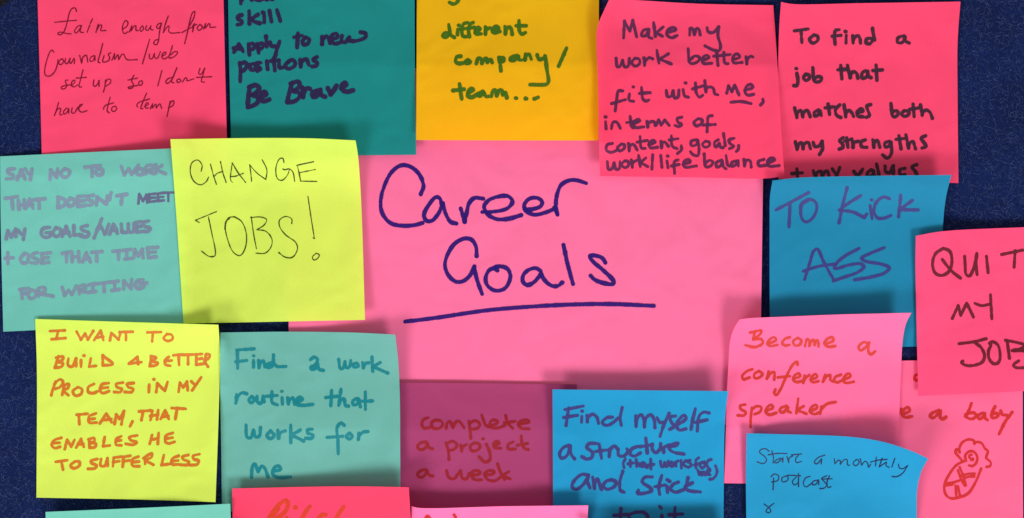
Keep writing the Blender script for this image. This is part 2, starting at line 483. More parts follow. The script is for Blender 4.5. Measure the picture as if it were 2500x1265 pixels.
n.write('''385,650 395,720 402,765; 335,700 420,690; 452,722 495,695 480,682 455,700 450,740 475,752 530,725; 565,708 525,728 540,742 575,718* 588,745 610,745; 632,747 645,700 662,696 672,740* 690,700 712,698 722,735 738,712 750,755; 822,758; 900,762; 962,764 992,752''', f, 8.8, ink)

n = Sheet('sticky_note', 'dark teal note with thick navy writing, left of the amber note', 'sticky note', G, (26, 138, 138),
    [(556, -70), (1012, -70)], [(565, 380), (800, 380), (1016, 378)], [(556, -70), (559, 130), (565, 380)], [(1012, -70), (1013, 150), (1016, 378)],
    dict(bottom=(1.8, .5, .8), right=(1.6, .3)), gap=1.3)
f = (500, 0, 3.0112); ink = ink_material('navy_marker', (48, 36, 88), .18)
n.write('262,-40 265,28; 272,0 300,-40 330,-35 345,0; 370,-15 420,-25 410,-45 375,-35 370,-5 400,4 430,-5; 440,-40 452,0 475,-12 500,0 515,-40', f, 8.6, ink)
n.write('''270,112 240,120 245,140 272,155 270,175 238,183; 326,82 328,176; 390,108 338,142* 365,160 405,172; 437,115 437,165; 430,93; 475,80 490,160; 530,75 555,155''', f, 9.2, ink)
n.write('''214,385 250,325* 282,380; 212,355 275,362; 320,322 328,405; 322,332 350,320 368,340 350,362 328,366; 386,325 396,390; 390,332 420,317 432,335 416,357 398,362; 450,268 456,345; 480,310 490,338 515,342*; 550,305 530,360 515,420 500,440;
685,245 678,350; 655,275 715,262; 740,275 718,305 730,330 758,320 768,290 740,275; 862,272 862,325* 868,292 892,268 912,285 922,318; 935,290 975,275 970,250 940,255 930,300 955,322 1000,312; 1008,265 1005,300 1030,312 1062,275* 1062,296 1090,303 1140,295 1180,275 1180,245 1145,238''', f, 9.0, ink)
n.write('''258,465 262,530 260,600; 258,472 295,460 310,485 290,515 262,527; 332,475 338,512 360,514 376,475 352,470; 412,462 380,468 390,490 412,508 385,522; 455,450 462,510; 505,430 515,520; 485,450 545,445; 545,460 550,500 575,497; 615,455 592,480 605,505 650,495 665,465 642,440 612,457;
700,440 705,492* 715,450 745,437 765,480; 825,420 795,440 828,465 818,485 788,490''', f, 9.0, ink)
n.write('''330,640 320,720 313,785; 325,642 375,627 400,648 380,680 345,702 385,710 392,745 360,775 316,790; 415,715 455,695 440,675 415,690 410,725 430,745 475,732; 642,610 622,680 605,750; 630,615 690,602 695,638 650,672 690,682 695,715 660,745 607,755;
718,645 722,715* 730,675 752,650 775,655; 828,665 790,690 795,715 830,700 850,660* 858,700 885,712; 905,650 925,695* 955,655 968,632; 1002,650 1045,625 1030,605 1005,625 1010,660 1040,675 1090,665''', f, 10.4, ink)

n = Sheet('sticky_note', 'red pink note with blunt dark brown lettering in the top right corner', 'sticky note', G, RED,
    [(1907, 5), (1935, 10), (2100, 8), (2345, 4)], [(1901, 437), (2120, 442), (2340, 447)], [(1907, 5), (1903, 60), (1900, 170), (1901, 437)], [(2345, 4), (2338, 100), (2338, 250), (2340, 447)],
    dict(top=(2.5, .4, 3.5), left=(1.6, .2), bottom=(1.2, .3)), gap=1.3)
f = (1880, 0, 2.75); ink = ink_material('dark_brown_marker', (72, 40, 62), .2)
n.write('''162,208 258,195; 208,205 214,288; 295,235 265,265 285,290 318,275 320,245 295,235; 465,200 440,205 433,240 437,298; 418,244 476,238; 512,238 510,290; 508,212; 555,240 558,290* 566,255 590,240 603,258 608,290; 680,258 650,262 645,288 670,295 690,272*; 688,190 694,230 703,270; 900,240 860,255 855,285 890,285 907,248* 912,278 935,290''', f, 7.6, ink)
n.write('''180,492 187,550 180,575 160,576; 178,461; 240,500 224,520 240,541 262,530 262,505 240,500; 287,455 300,548 338,545 345,522 318,515 300,530; 475,440 482,530; 455,470 515,466; 520,440 538,522* 542,498 562,482 580,492 590,525; 640,475 618,492 620,525 650,515 656,480* 660,512 678,522; 712,438 718,540; 690,475 755,470''', f, 8.0, ink)
n.write('''165,725 180,790* 186,757 205,742 220,785* 226,757 250,742 270,785; 325,740 298,755 300,780 325,770 335,745* 345,777; 390,700 400,770; 370,725 430,718; 468,705 440,735 447,775 475,790; 497,705 508,785* 512,757 532,742 550,760 562,785; 585,760 625,745 610,730 585,750 590,780 625,785; 676,703 650,712 658,745 668,775 645,790;
812,695 827,785 855,775 860,752 838,745 822,760; 900,745 883,765 900,782 930,770 930,748 900,745; 960,700 968,785; 940,735 1000,725; 1010,705 1022,775* 1028,752 1052,740 1075,757 1090,795''', f, 7.8, ink)
n.write('''170,952 182,1005* 188,975 210,957 222,1000* 228,970 255,957 272,1000; 290,957 302,985 330,980 350,950* 352,1000 332,1038; 492,925 466,945 485,965 490,990 465,1002; 515,925 523,990; 500,948 548,936; 552,945 557,990* 565,957 595,950; 640,940 613,952 615,985 650,990; 690,940 697,990* 703,955 722,945 737,990; 800,950 770,962 775,990 805,975 812,955* 815,1030 790,1062 755,1040;
865,910 880,1000; 845,937 908,930; 912,905 930,995* 934,967 957,950 977,1000; 1045,912 1015,930 1035,960 1047,985 1020,995''', f, 8.0, ink)
n.write('''180,1133 185,1190; 148,1165 218,1160; 290,1145 307,1195* 315,1160 340,1150 352,1195* 362,1160 385,1150 397,1195; 417,1132 440,1165; 468,1125 440,1200; 562,1150 590,1185* 622,1135; 680,1140 655,1160 655,1185 690,1175 695,1145* 702,1188; 715,1100 735,1188; 772,1115 776,1150 800,1160 828,1113* 828,1165; 905,1130 872,1140 875,1172 905,1172; 985,1105 952,1122 975,1150 985,1180 955,1195''', f, 7.8, ink)

n = Sheet('sticky_note', 'red pink note with purple writing, curled upper left corner, right of the amber note', 'sticky note', G, RED,
    [(1488, -3), (1545, 0), (1700, 9), (1888, 13)], [(1465, 430), (1680, 433), (1890, 434), (1915, 426)], [(1488, -3), (1475, 25), (1462, 55), (1457, 80), (1460, 200), (1463, 350), (1465, 430)], [(1888, 13), (1893, 80), (1900, 190), (1908, 330), (1915, 426)],
    dict(tl=(7.5, .40), top=(1.5, .2), crease=(.38, -3.0, 5.0), left=(1.5, .2), wave=.14), gap=.5)
f = (1440, 0, 2.812); ink = ink_material('plum_marker', (104, 46, 92), .22)
n.write('''232,262 238,145* 275,215* 295,140* 322,255; 400,200 368,210 355,245 385,245 405,205* 405,255 428,265; 438,155 450,250; 505,185 455,227* 500,250; 530,225 590,205 575,190 540,205 530,240 560,260 600,245; 685,242 692,195 710,205 718,240* 735,195 750,205 758,240; 805,190 812,218 845,225 885,185* 880,250 897,310 890,347 850,345 790,315''', f, 6.9, ink)
n.write('''180,400 190,460 208,455 225,415* 240,460 262,455 272,402; 310,400 288,430 310,455 340,440 340,408 310,400; 372,398 376,450* 382,420 408,397 432,405; 460,345 475,435; 540,370 480,407* 560,440; 675,335 690,435 740,425 755,397 722,385 690,412; 775,415 820,395 800,380 775,400 780,435 838,435; 872,365 880,450; 920,362 928,435 948,438; 850,387 965,375; 985,410 1030,392 1010,370 985,390 985,430 1045,430; 1072,390 1078,440* 1080,410 1105,387 1120,392''', f, 6.8, ink)
n.write('''227,625 197,625 185,680 175,762; 150,712 245,685; 272,645 270,688 302,697; 298,597; 355,600 365,680 385,695 405,687; 340,642 415,637; 525,620 535,665 560,660 572,625* 582,672 605,668 612,620; 640,615 652,660 678,668; 657,570; 725,570 732,640 752,668 775,655; 705,612 780,590; 790,555 797,632* 805,605 828,597 850,612 858,645 880,652; 940,640 952,590* 975,630* 995,585* 1025,655; 1065,620 1120,600 1105,580 1075,595 1065,630 1085,655 1125,648; 1188,682 1190,700 1172,722''', f, 6.9, ink)
n.write('968,703 1040,698 1108,712', f, 6.8, ink, name='underline')
n.write('''108,835 112,885; 108,803; 148,885 160,840 185,840 210,882; 277,800 287,870 300,880; 253,842 325,832; 300,850 345,830 330,820 302,845 312,875 372,872; 393,835 398,875* 402,850 420,836 442,838 450,862; 455,862 472,822* 490,860* 515,825* 545,862; 632,805 600,815 605,838 630,857 612,870 585,862; 745,815 715,840 730,865 765,850 772,825 742,815; 840,795 815,800 808,850 805,905; 775,860 862,855''', f, 6.7, ink)
n.write('''155,985 120,995 113,1030 145,1047 195,1028; 218,990 190,1015 205,1037 235,1020 238,995 215,990; 265,985 270,1037* 276,1000 300,993 325,1030; 345,938 355,1018 380,1020; 325,977 395,965; 405,995 450,977 435,965 408,985 415,1015 465,1012; 488,970 492,1017* 498,985 512,975 540,1005; 560,933 567,1005 600,1022; 545,962 607,953; 628,1000 628,1030 602,1055; 732,960 697,970 697,1000 730,995 742,962* 750,1030 740,1070 708,1062 690,1042; 795,970 773,990 790,1012 820,1000 820,977 795,970; 882,960 855,980 865,1010 890,985* 897,1010 915,1015; 918,918 930,1000; 990,950 957,962 962,985 990,1005 958,1022; 1022,1000 1020,1025 1005,1042''', f, 6.9, ink)
n.write('''120,1110 130,1165 150,1160 167,1120* 182,1165 203,1157 207,1110; 240,1105 218,1130 240,1152 265,1137 262,1110 240,1105; 285,1098 292,1150* 295,1120 325,1100; 335,1068 347,1145; 385,1085 347,1117* 398,1145; 432,1063 426,1162; 487,1068 495,1150; 530,1105 537,1152; 535,1072; 608,1098 582,1110 582,1192; 560,1140 612,1130; 640,1130 690,1112 675,1095 645,1115 650,1147 732,1140; 785,1058 797,1145 830,1140 845,1112 820,1102 797,1120; 905,1100 870,1117 870,1147 900,1137 910,1105* 917,1145 935,1160; 935,1068 948,1135 960,1142; 1010,1105 975,1117 975,1142 1005,1130 1017,1105* 1020,1142; 1058,1095 1062,1140* 1068,1110 1085,1098 1103,1110 1108,1148; 1195,1095 1158,1110 1160,1137 1218,1135; 1225,1120 1270,1097 1250,1085 1222,1105 1230,1140 1300,1138''', f, 6.9, ink)

# left and lower left
n = Sheet('sticky_note', 'mint green note with faded lilac capitals at the left edge', 'sticky note', G, MINT,
    [(0, 382), (210, 372), (452, 361)], [(8, 810), (230, 799), (458, 789)], [(0, 382), (2, 560), (8, 810)], [(452, 361), (455, 570), (458, 789)],
    dict(right=(5.5, .95), left=(1.0, .3), bottom=(1.0, .4, 2.0), wave=.1), gap=.3)
f = (0, 350, 2.636); ink = ink_material('lilac_highlighter', (142, 166, 194), .08)
dk = ink_material('purple_highlighter', (112, 116, 158), .10); md = ink_material('mauve_highlighter', (132, 150, 182), .10)
n.write('''95,165 52,172 50,190 85,207 85,225 40,230; 110,235 135,172* 162,232; 115,212 152,205; 160,165 182,197; 205,165 195,235; 322,235 325,172* 365,222* 370,165; 415,165 390,195 410,220 440,210 445,178 415,165; 545,155 645,145; 590,150 592,215; 637,165 612,185 625,205 655,200 660,172 635,165; 780,150 800,205* 828,165* 848,200* 890,142; 892,165 875,190 895,205 920,195 915,168 890,165; 935,200 940,150 980,145 985,165 945,180 990,197; 1002,140 1002,195; 1040,145 1005,172* 1065,197''', f, 7.8, ink)
n.write('''35,355 110,345; 75,350 82,425; 117,370 122,425; 155,365 157,418; 117,400 155,395; 165,420 190,360* 212,420; 172,402 212,395; 215,365 288,358; 250,362 252,420; 375,350 372,415; 370,347 415,365 415,397 372,418; 452,355 430,385 445,405 475,395 478,367 450,355; 500,345 500,405; 500,345 550,340; 500,375 545,370; 500,408 550,400; 600,335 565,345 570,365 595,377 590,397 558,400; 620,400 625,347* 685,393* 690,338; 715,320 705,365; 750,340 815,330; 785,335 780,395''', f, 8.0, ink)
n.write('''890,388 896,327* 920,373* 943,332* 947,385; 960,330 962,376; 960,330 1000,325; 960,352 1000,350; 962,378 1005,372; 1015,325 1018,372; 1015,325 1050,320; 1015,348 1050,345; 1018,372 1055,368; 1040,320 1125,317; 1083,320 1083,372''', f, 6.0, dk, label='darker purple capitals at the end of the second line')
n.write('''40,615 50,562* 72,605* 100,552* 102,600; 115,560 137,587; 160,552 150,620; 320,542 277,550 265,585 290,607 325,597 325,577* 295,577; 360,545 340,575 355,600 385,590 390,557 360,545; 400,600 425,537* 450,600; 405,582 445,575; 475,530 475,590* 525,590; 562,530 520,542 530,560 570,577 565,600 520,600; 655,485 605,610; 645,530 675,585* 700,522; 705,585 730,522* 755,580; 715,562 750,555; 780,520 785,575* 815,575; 825,520 830,570 857,570 862,517; 875,510 880,570; 875,510 910,505; 878,540 905,535; 880,572 915,568; 958,500 920,512 930,535 965,547 955,567 920,568''', f, 8.0, md)
n.write('''50,705 50,775; 32,742 85,738; 157,710 130,745 145,772 175,765 180,717 155,710; 242,705 205,717 210,735 245,752 240,770 198,770; 270,710 270,770; 265,712 325,705; 270,742 310,737; 270,772 315,768; 400,710 457,700; 428,705 427,765; 462,705 464,765; 505,700 507,762; 462,735 505,730; 530,765 555,707* 582,765; 540,747 575,742; 590,703 655,698; 622,702 622,760; 725,697 795,690; 762,692 762,750; 815,690 815,745; 797,690 840,685; 800,747 848,742; 860,740 867,687* 890,725* 915,682* 920,738; 947,675 955,735; 945,675 1015,670; 950,705 1000,700; 955,738 1005,732''', f, 7.8, ink)
n.write('''137,940 142,1000; 125,942 185,935; 138,972 180,965; 202,945 180,975 195,1000 225,990 228,957 200,945; 247,985 247,937 285,930 285,955 250,967 340,985; 400,930 415,980* 440,947* 462,975* 490,922; 510,970 507,927 545,915 550,935 515,950 570,962; 595,905 597,958; 570,912 622,905; 575,960 617,955; 630,905 705,895; 668,900 670,955; 735,890 740,945; 715,895 760,888; 720,948 765,942; 795,940 797,887* 843,937* 847,875; 922,880 882,887 870,915 890,937 925,925 925,907; 900,907 945,900''', f, 7.8, ink)

n = Sheet('sticky_note', 'lime yellow note with two words in thin olive pen, left of the pink sheet', 'sticky note', G, LIME,
    [(416, 340), (640, 337), (760, 338), (868, 343)], [(448, 790), (700, 785), (891, 781)], [(416, 340), (430, 520), (448, 790)], [(868, 343), (874, 380), (882, 500), (891, 781)],
    dict(top=(4.8, .36, 4.0), tr=(2.0, .4), br=(4.0, .95), right=(.8, .3)), gap=.5)
f = (400, 320, 2.53); ink = ink_material('olive_pen', (66, 72, 18), .2)
n.write('''230,250 236,212 210,180 175,195 163,250 185,310 225,333 260,315 277,285; 288,205 305,270 325,330; 350,190 365,260 385,318; 307,285 330,262 365,250; 425,318 413,305 422,197* 460,260 505,318; 410,282 440,280 490,262; 530,210 537,260 542,312; 530,210 575,260 630,300* 636,240 607,178; 742,195 735,170 715,172 692,230 702,295 730,305 765,270 775,240*; 735,235 745,240 775,235 797,255 808,312; 825,215 835,260 845,310* 945,312; 818,213 925,190; 838,258 935,238''', f, 3.1, ink, wob=.2)
n.write('''218,565 195,552* 325,498; 275,530 300,650 318,740 315,772 280,775 232,742; 437,530 400,537 380,590 397,680 430,750 470,770 500,730 510,640 480,560 435,530; 376,608 383,560 405,540; 540,530 555,640 572,728; 535,535 600,532 635,548 620,580 575,610* 630,620 668,670 660,720 625,755 568,755; 790,572 790,545 755,528 715,550 715,590 750,640 815,690 825,730 795,780 750,780 710,752; 890,405 910,540 930,665* 922,660; 942,755 918,778 925,797 950,787 960,765 940,755''', f, 3.1, ink, wob=.2)

n = Sheet('sticky_note', 'lime yellow note covered in orange capitals, at the lower left', 'sticky note', G, (216, 243, 96),
    [(86, 779), (300, 786), (533, 793)], [(89, 1215), (350, 1220), (526, 1226)], [(86, 779), (90, 900), (89, 1215)], [(533, 793), (537, 860), (534, 1000), (526, 1226)],
    dict(top=(3.6, .3, .3), right=(3.0, .3), br=(1.5, .5), bottom=(1.2, .2)), gap=.5)
f = (60, 760, 2.5058); ink = ink_material('orange_marker', (234, 128, 40), .12)
n.write('''155,122 245,118; 205,120 195,168; 165,172 250,165; 318,125 345,175* 370,137* 387,175* 420,122; 425,178 465,120* 482,178; 435,162 480,157; 522,180 530,132* 575,175* 587,130; 580,128 662,126; 620,130 620,178; 750,130 835,128; 785,130 780,185; 872,140 850,165 875,183 905,170 900,145 870,140''', f, 6.3, ink)
n.write('''207,275 187,342; 192,285 235,278 230,300 202,312 235,320 225,340 184,347; 268,290 265,330 290,340 315,290* 315,337; 345,300 345,340; 363,272; 405,290 395,340* 437,335; 478,270 478,332* 540,325 480,274; 640,320 690,280* 695,325; 637,322 715,312; 775,275 767,335; 772,275 805,285 782,305 815,317 805,330 764,338; 882,280 860,302 862,327 892,335; 857,307 900,302; 910,270 975,265; 942,270 945,330; 970,268 1035,265; 1000,268 1000,325; 1050,265 1050,325; 1048,265 1087,262; 1050,295 1085,290; 1050,328 1092,322; 1108,270 1105,322; 1110,262 1132,267 1125,290 1100,302 1122,340''', f, 6.5, ink)
n.write('''190,430 175,470 163,515; 185,442 215,418 235,432 215,465 185,475; 242,450 230,512; 237,455 270,445 265,470 237,485 268,515; 327,465 295,490 310,517 345,507 350,477 325,465; 425,445 390,465 390,495 420,502 445,492; 515,440 472,450 462,485 477,502 517,490; 467,472 510,467; 602,437 560,447 565,465 595,477 585,495 548,495; 667,440 625,447 635,465 665,477 655,495 613,495; 762,450 760,495; 790,417; 805,495 812,442* 858,488* 875,432; 942,495 950,437* 970,467* 993,432* 998,485; 1020,430 1042,452; 1080,405 1025,485''', f, 6.5, ink)
n.write('''318,634 385,628; 332,637 335,692; 437,625 395,645 395,680 440,682; 395,662 430,657; 460,687 500,627* 532,680; 470,670 530,660; 550,690 560,632* 580,660* 608,612* 592,692; 660,675 645,705; 700,614 770,608; 725,614 715,667; 782,610 770,667; 817,605 810,662; 770,642 815,634; 832,660 860,607* 882,660; 842,647 880,642; 900,593 985,598; 932,600 922,660''', f, 6.7, ink)
n.write('''225,775 182,790 165,820 185,838 217,830; 175,808 215,805; 245,845 260,787* 285,830* 305,787; 315,835 345,782* 362,830; 325,815 360,812; 395,785 397,830; 390,785 425,777 425,800 397,805 437,812 430,832 397,836; 490,770 480,827* 522,822; 592,765 560,785 560,817 592,822; 560,795 590,790; 690,760 640,772 650,790 685,802 665,817 618,812; 780,758 765,812; 780,787 818,777; 820,745 815,812; 907,745 865,762 862,800 880,810 917,800; 865,780 905,774''', f, 6.3, ink)
n.write('''190,922 262,912; 225,920 235,970; 307,920 280,945 300,962 335,945 335,922 305,920; 445,905 405,917 410,930 440,945 430,962 388,965; 467,905 465,945 490,947 507,900* 508,947; 545,897 540,950; 545,897 592,890; 542,924 580,918; 605,892 600,952; 605,892 647,885; 602,920 640,914; 697,890 660,907 660,945 702,950; 660,924 700,920; 735,895 737,935; 725,900 780,870 775,895 742,912 787,940; 852,880 838,942* 890,935; 942,885 905,902 900,935 947,938; 900,917 940,914; 1002,880 965,892 975,910 1005,920 995,940 953,940; 1070,875 1030,887 1035,905 1065,915 1055,938 1008,942''', f, 6.5, ink)

n = Sheet('sticky_note', 'plum purple note with dull red writing below the pink sheet', 'sticky note', G, (164, 62, 112),
    [(977, 934), (1200, 936), (1408, 939)], [(978, 1366), (1408, 1370)], [(977, 934), (977, 1150), (978, 1366)], [(1408, 939), (1408, 1150), (1408, 1370)],
    dict(top=(.5, .2), wave=.15), gap=.3)
f = (950, 880, 3.286); ink = ink_material('dull_red_marker', (166, 28, 42), .12)
n.write('''315,460 277,475 262,515 280,545 325,540; 372,480 340,500 350,540 400,547 430,515 415,487 370,480; 458,547 465,505 487,490 512,542* 530,502 555,487 580,510 602,545; 640,490 650,560 655,625; 642,507 690,485 727,510 710,545 657,555; 742,438 775,520 800,535; 810,522 860,510 872,490 832,480 807,505 825,540 880,542 932,520; 935,443 950,500 992,547; 925,502 1010,490; 1040,512 1125,495 1110,480 1062,485 1035,512 1060,545 1125,552''', f, 6.4, ink)
n.write('''300,655 255,662 228,690 245,717 290,705 307,665* 320,700 352,712; 455,660 475,730 480,795; 457,670 510,650 545,680 520,715 477,725; 575,680 582,730* 590,697 622,675; 680,665 650,690 665,727 710,720 730,690 710,667 680,665; 780,675 807,740 807,800 770,817 722,775; 755,630; 840,682 885,667 870,650 842,665 845,700 897,707; 995,655 955,677 957,710 1012,712; 1060,608 1065,660 1085,707 1117,717; 1030,682 1110,668''', f, 6.6, ink)
n.write('''290,875 245,892 228,920 250,940 290,920 302,880* 320,920 352,930; 460,885 480,940 520,952 550,915 572,885* 587,945 620,952 642,912; 660,922 720,915 730,897 692,885 660,907 680,955 742,960; 770,922 835,910 842,892 802,885 765,912 790,957 850,967 892,940; 870,833 890,890 925,957; 960,895 905,927* 972,952''', f, 6.6, ink)

n = Sheet('sticky_note', 'mint green note with turquoise joined writing, right of the orange lettered lime note', 'sticky note', G, (106, 180, 170),
    [(538, 812), (700, 810), (860, 812), (965, 817)], [(542, 1249), (760, 1250), (978, 1248)], [(538, 812), (537, 900), (540, 1100), (542, 1249)], [(965, 817), (972, 880), (976, 960), (977, 1100), (978, 1248)],
    dict(top=(1.5, .3, .8), tr=(3.5, .42), right=(2.6, .55), br=(1.5, .6), wave=.1), gap=.6)
f = (520, 780, 2.608); ink = ink_material('turquoise_marker', (12, 146, 158), .12)
n.write('''150,195 262,188; 155,200 157,312; 145,270 215,262; 258,260 258,305; 258,232; 290,262 293,308* 302,275 320,265 330,302; 378,278 345,287 345,305 375,300 385,275*; 385,227 387,280 410,300 465,300; 620,257 645,240 665,257 650,290 622,305 630,320 660,307 665,280* 675,318 702,325; 800,255 812,315 830,310 840,270* 852,310 870,300 877,262; 915,277 890,290 900,305 925,297 915,277; 952,275 957,310* 970,282 992,277; 1012,240 1017,330; 1065,275 1020,302* 1112,342''', f, 7.2, ink)
n.write('''150,478 145,535* 160,490 185,468 215,474; 247,490 228,515 245,532 262,512 247,490; 280,490 282,525 305,535 320,490* 325,525; 375,460 377,530 410,545; 340,490 410,485; 440,500 442,540; 438,458; 475,500 480,540* 487,515 508,500 520,540; 530,527 570,512 555,495 535,510 535,540 570,548 635,542; 755,453 750,550; 718,498 790,490; 815,445 800,548* 815,515 833,505 845,550 862,553; 922,502 890,520 895,547 920,537 928,510* 938,557; 970,463 970,575; 945,522 1015,520''', f, 7.2, ink)
n.write('''210,673 217,750 240,755 257,705* 272,750 295,742 302,690; 367,710 342,740 365,760 390,740 365,710; 412,705 417,757* 430,722 462,710; 495,673 495,785; 555,705 500,737* 577,775; 632,700 602,705 605,725 637,737 627,758 590,757; 835,675 815,660 790,690 795,770 797,857; 725,752 825,745; 870,725 848,745 870,762 887,745 868,725; 928,725 925,765* 935,737 957,718 987,715''', f, 7.4, ink)
n.write('245,1005 250,942 265,920 287,970* 310,935 327,945 350,1002; 380,967 430,957 420,935 390,945 380,985 410,1005 495,1003', f, 7.4, ink)

# right side
n = Sheet('sticky_note', 'blue note with purple capitals below the top right red pink note', 'sticky note', G, BLUE,
    [(1886, 441), (1950, 434), (2100, 430), (2323, 427)], [(1880, 851), (2090, 849), (2300, 845)], [(1886, 441), (1880, 480), (1879, 550), (1879, 700), (1880, 851)], [(2323, 427), (2310, 480), (2303, 540), (2300, 700), (2300, 845)],
    dict(top=(4.6, .30, 2.8), crease=(.29, 0, -3.5), left=(1.5, .2), wave=.1), gap=1.3)
f = (1800, 400, 2.636); ink = ink_material('violet_marker', (66, 68, 148), .15)
n.write('''248,298 350,245 460,186; 340,255 333,408; 450,240 418,262 408,310 420,360 445,375 485,350 512,290 502,245 460,230 412,262 405,285; 707,155 680,260 655,380; 795,205 720,252 655,300* 740,310 818,347* 833,325; 855,270 868,355; 865,233; 980,225 940,215 895,250 880,310 905,350 950,350 990,332; 1052,203 1045,280 1038,342; 1127,236 1045,297* 1165,298''', f, 7.2, ink)
n.write('''433,745 460,660 488,565*; 485,570 513,548 560,640 615,737; 425,692 520,662 640,645; 785,545 700,590 640,640 625,675 720,652 795,645 815,665 770,702 690,730 618,755; 947,540 850,580 800,608 822,627 920,645 980,670 950,702 860,730 755,748''', f, 7.2, ink)

n = Sheet('sticky_note', 'pink note with a red drawing of a wrapped baby, lower right corner', 'sticky note', G, (255, 106, 152),
    [(2050, 882), (2250, 880), (2497, 876)], [(2052, 1320), (2498, 1318)], [(2050, 882), (2051, 1100), (2052, 1320)], [(2497, 876), (2497, 1100), (2498, 1318)],
    dict(top=(.6, .3), wave=.2, bottom=(.8, .3)), gap=.6)
f = (1760, 900, 3.378); ink = ink_material('red_marker', (232, 48, 46), .12)
n.write('1640,45 1600,60 1600,90 1640,95 1670,70 1640,45', f, 6.6, ink)
n.write('''1440,330 1460,378* 1490,335; 1502,380 1560,345 1540,320 1507,345 1495,385 1520,402 1577,395; 1800,345 1745,367 1725,395 1755,407 1800,362 1815,350* 1808,400 1828,418 1857,400; 2067,286 2040,360 2018,395* 2050,415 2085,412 2107,385 2080,365 2015,380; 2160,367 2120,390 2130,417 2165,397 2177,370* 2180,410 2200,425; 2262,313 2235,370 2235,405 2275,402 2287,377 2255,370 2230,387; 2308,350 2320,380 2360,385*; 2403,360 2345,440 2295,540''', f, 7.0, ink)
n.write('''2000,770 1960,725 1935,690 1945,665 1970,692* 1967,660 1990,612 2045,585 2088,598 2090,620* 2108,606 2150,617 2177,660* 2202,682 2190,725 2188,740* 2225,775 2222,803 2190,813; 2022,762 2015,720 2045,686 2085,686 2115,730 2105,780 2075,805 2045,800;
2050,717 2068,711; 2048,733 2056,738; 2064,752 2082,743 2076,756; 2000,765 1940,800 1880,880 1845,960 1850,1030 1890,1070 1960,1065 2040,1030 2100,940 2147,828; 1955,840 1985,920 2012,970; 1970,815 2000,890 2022,965; 1990,885 2040,870 2095,868; 2005,905 2050,892 2090,890; 1862,945 1900,945 1965,925; 1860,965 1912,957; 1875,958 1905,945; 1935,965 1942,1050; 1955,970 1972,1050''', f, 5.6, ink, name='baby_drawing')

n = Sheet('sticky_note', 'pink note with orange red joined writing and curled top edge, lower right', 'sticky note', G, (255, 112, 164),
    [(1806, 780), (1830, 777), (1900, 774), (2050, 768), (2225, 764)], [(1768, 1180), (1980, 1182), (2194, 1184)], [(1806, 780), (1793, 800), (1783, 830), (1778, 900), (1775, 950), (1772, 1050), (1768, 1180)], [(2225, 764), (2212, 790), (2204, 830), (2200, 900), (2196, 1000), (2194, 1184)],
    dict(top=(9.5, .36, 7.0), right=(0.8, .2), left=(1.4, .15), wave=.12), gap=.5)
f = (1740, 720, 3.328); ink = ink_material('orange_red_marker', (234, 62, 48), .12)
n.write('''345,295 335,330 330,362; 305,307 395,292 385,320 330,362* 395,362 408,390 350,425 265,410; 445,402 515,367 500,345 462,365 445,402 470,417 525,407; 627,345 585,360 565,395 590,412 625,407; 692,350 655,375 665,410 705,407 720,372 690,350; 750,417 767,362 785,370 785,415* 802,377 820,367 827,410* 838,380 855,370 860,422; 910,402 980,372 970,345 930,360 908,395 935,422 997,417; 1265,400 1230,385 1185,425 1200,452 1240,430 1270,390* 1265,460 1285,485 1320,460''', f, 6.1, ink)
n.write('''322,605 280,620 240,660 250,687 300,672; 377,620 340,642 340,677 380,672 405,642 375,620; 455,625 440,682* 470,640 500,628 500,690; 690,568 685,545 650,570 600,660 550,770 515,817 500,797 510,770; 530,672 630,662; 660,682 710,662 700,640 665,657 655,690 680,710 720,702; 747,655 735,717* 752,680 785,652; 795,692 850,667 835,645 805,667 795,695 815,712 860,702; 915,650 895,707* 925,665 955,652 957,695 985,707; 1042,650 1000,667 985,695 1010,712 1060,692; 1060,692 1120,662 1105,640 1070,667 1060,700 1085,717 1147,707''', f, 6.2, ink)
n.write('''265,892 225,902 225,925 270,957 255,980 205,980; 320,920 310,990 307,1075; 318,932 360,905 395,915 385,950 340,972; 440,942 490,917 475,895 445,915 430,950 460,975 517,960; 600,905 560,917 545,945 570,957 612,915* 610,945 635,957; 695,845 680,962; 740,905 685,937* 762,967; 790,947 850,917 840,895 807,910 790,947 820,970 870,957; 885,910 872,967* 885,930 930,887 1000,872''', f, 6.4, ink)

n = Sheet('sticky_note', 'bright blue note with purple writing between plum note and pink note', 'sticky note', G, (28, 148, 200),
    [(1349, 951), (1560, 953), (1778, 955)], [(1350, 1390), (1766, 1392)], [(1349, 951), (1350, 1150), (1350, 1390)], [(1778, 955), (1772, 1000), (1769, 1050), (1767, 1200), (1766, 1392)],
    dict(top=(5.6, .30, 3.6), crease=(.25, 0, -3.0), left=(.4, .2), wave=.14), gap=.3)
f = (1320, 900, 3.466); ink = ink_material('blue_violet_marker', (60, 60, 136), .22)
n.write('''205,348 362,318; 237,332 215,482; 195,415 312,396; 348,405 346,455; 350,360; 393,398 395,452* 405,412 440,387 475,412 490,465; 610,412 560,417 520,460 560,482 610,460 655,420*; 690,330 672,420 682,480; 805,400 807,490* 817,420 850,392 870,422 878,495* 890,422 930,392 960,432 967,502; 985,415 1010,458 1042,452; 1087,380 1042,480 1010,575; 1142,402 1095,412 1105,452 1130,490 1092,515; 1170,472 1230,422 1215,395 1180,422 1150,480 1170,520 1230,512; 1310,340 1285,440 1272,517; 1425,377 1380,370 1342,402 1325,530; 1308,457 1410,435''', f, 7.4, ink)
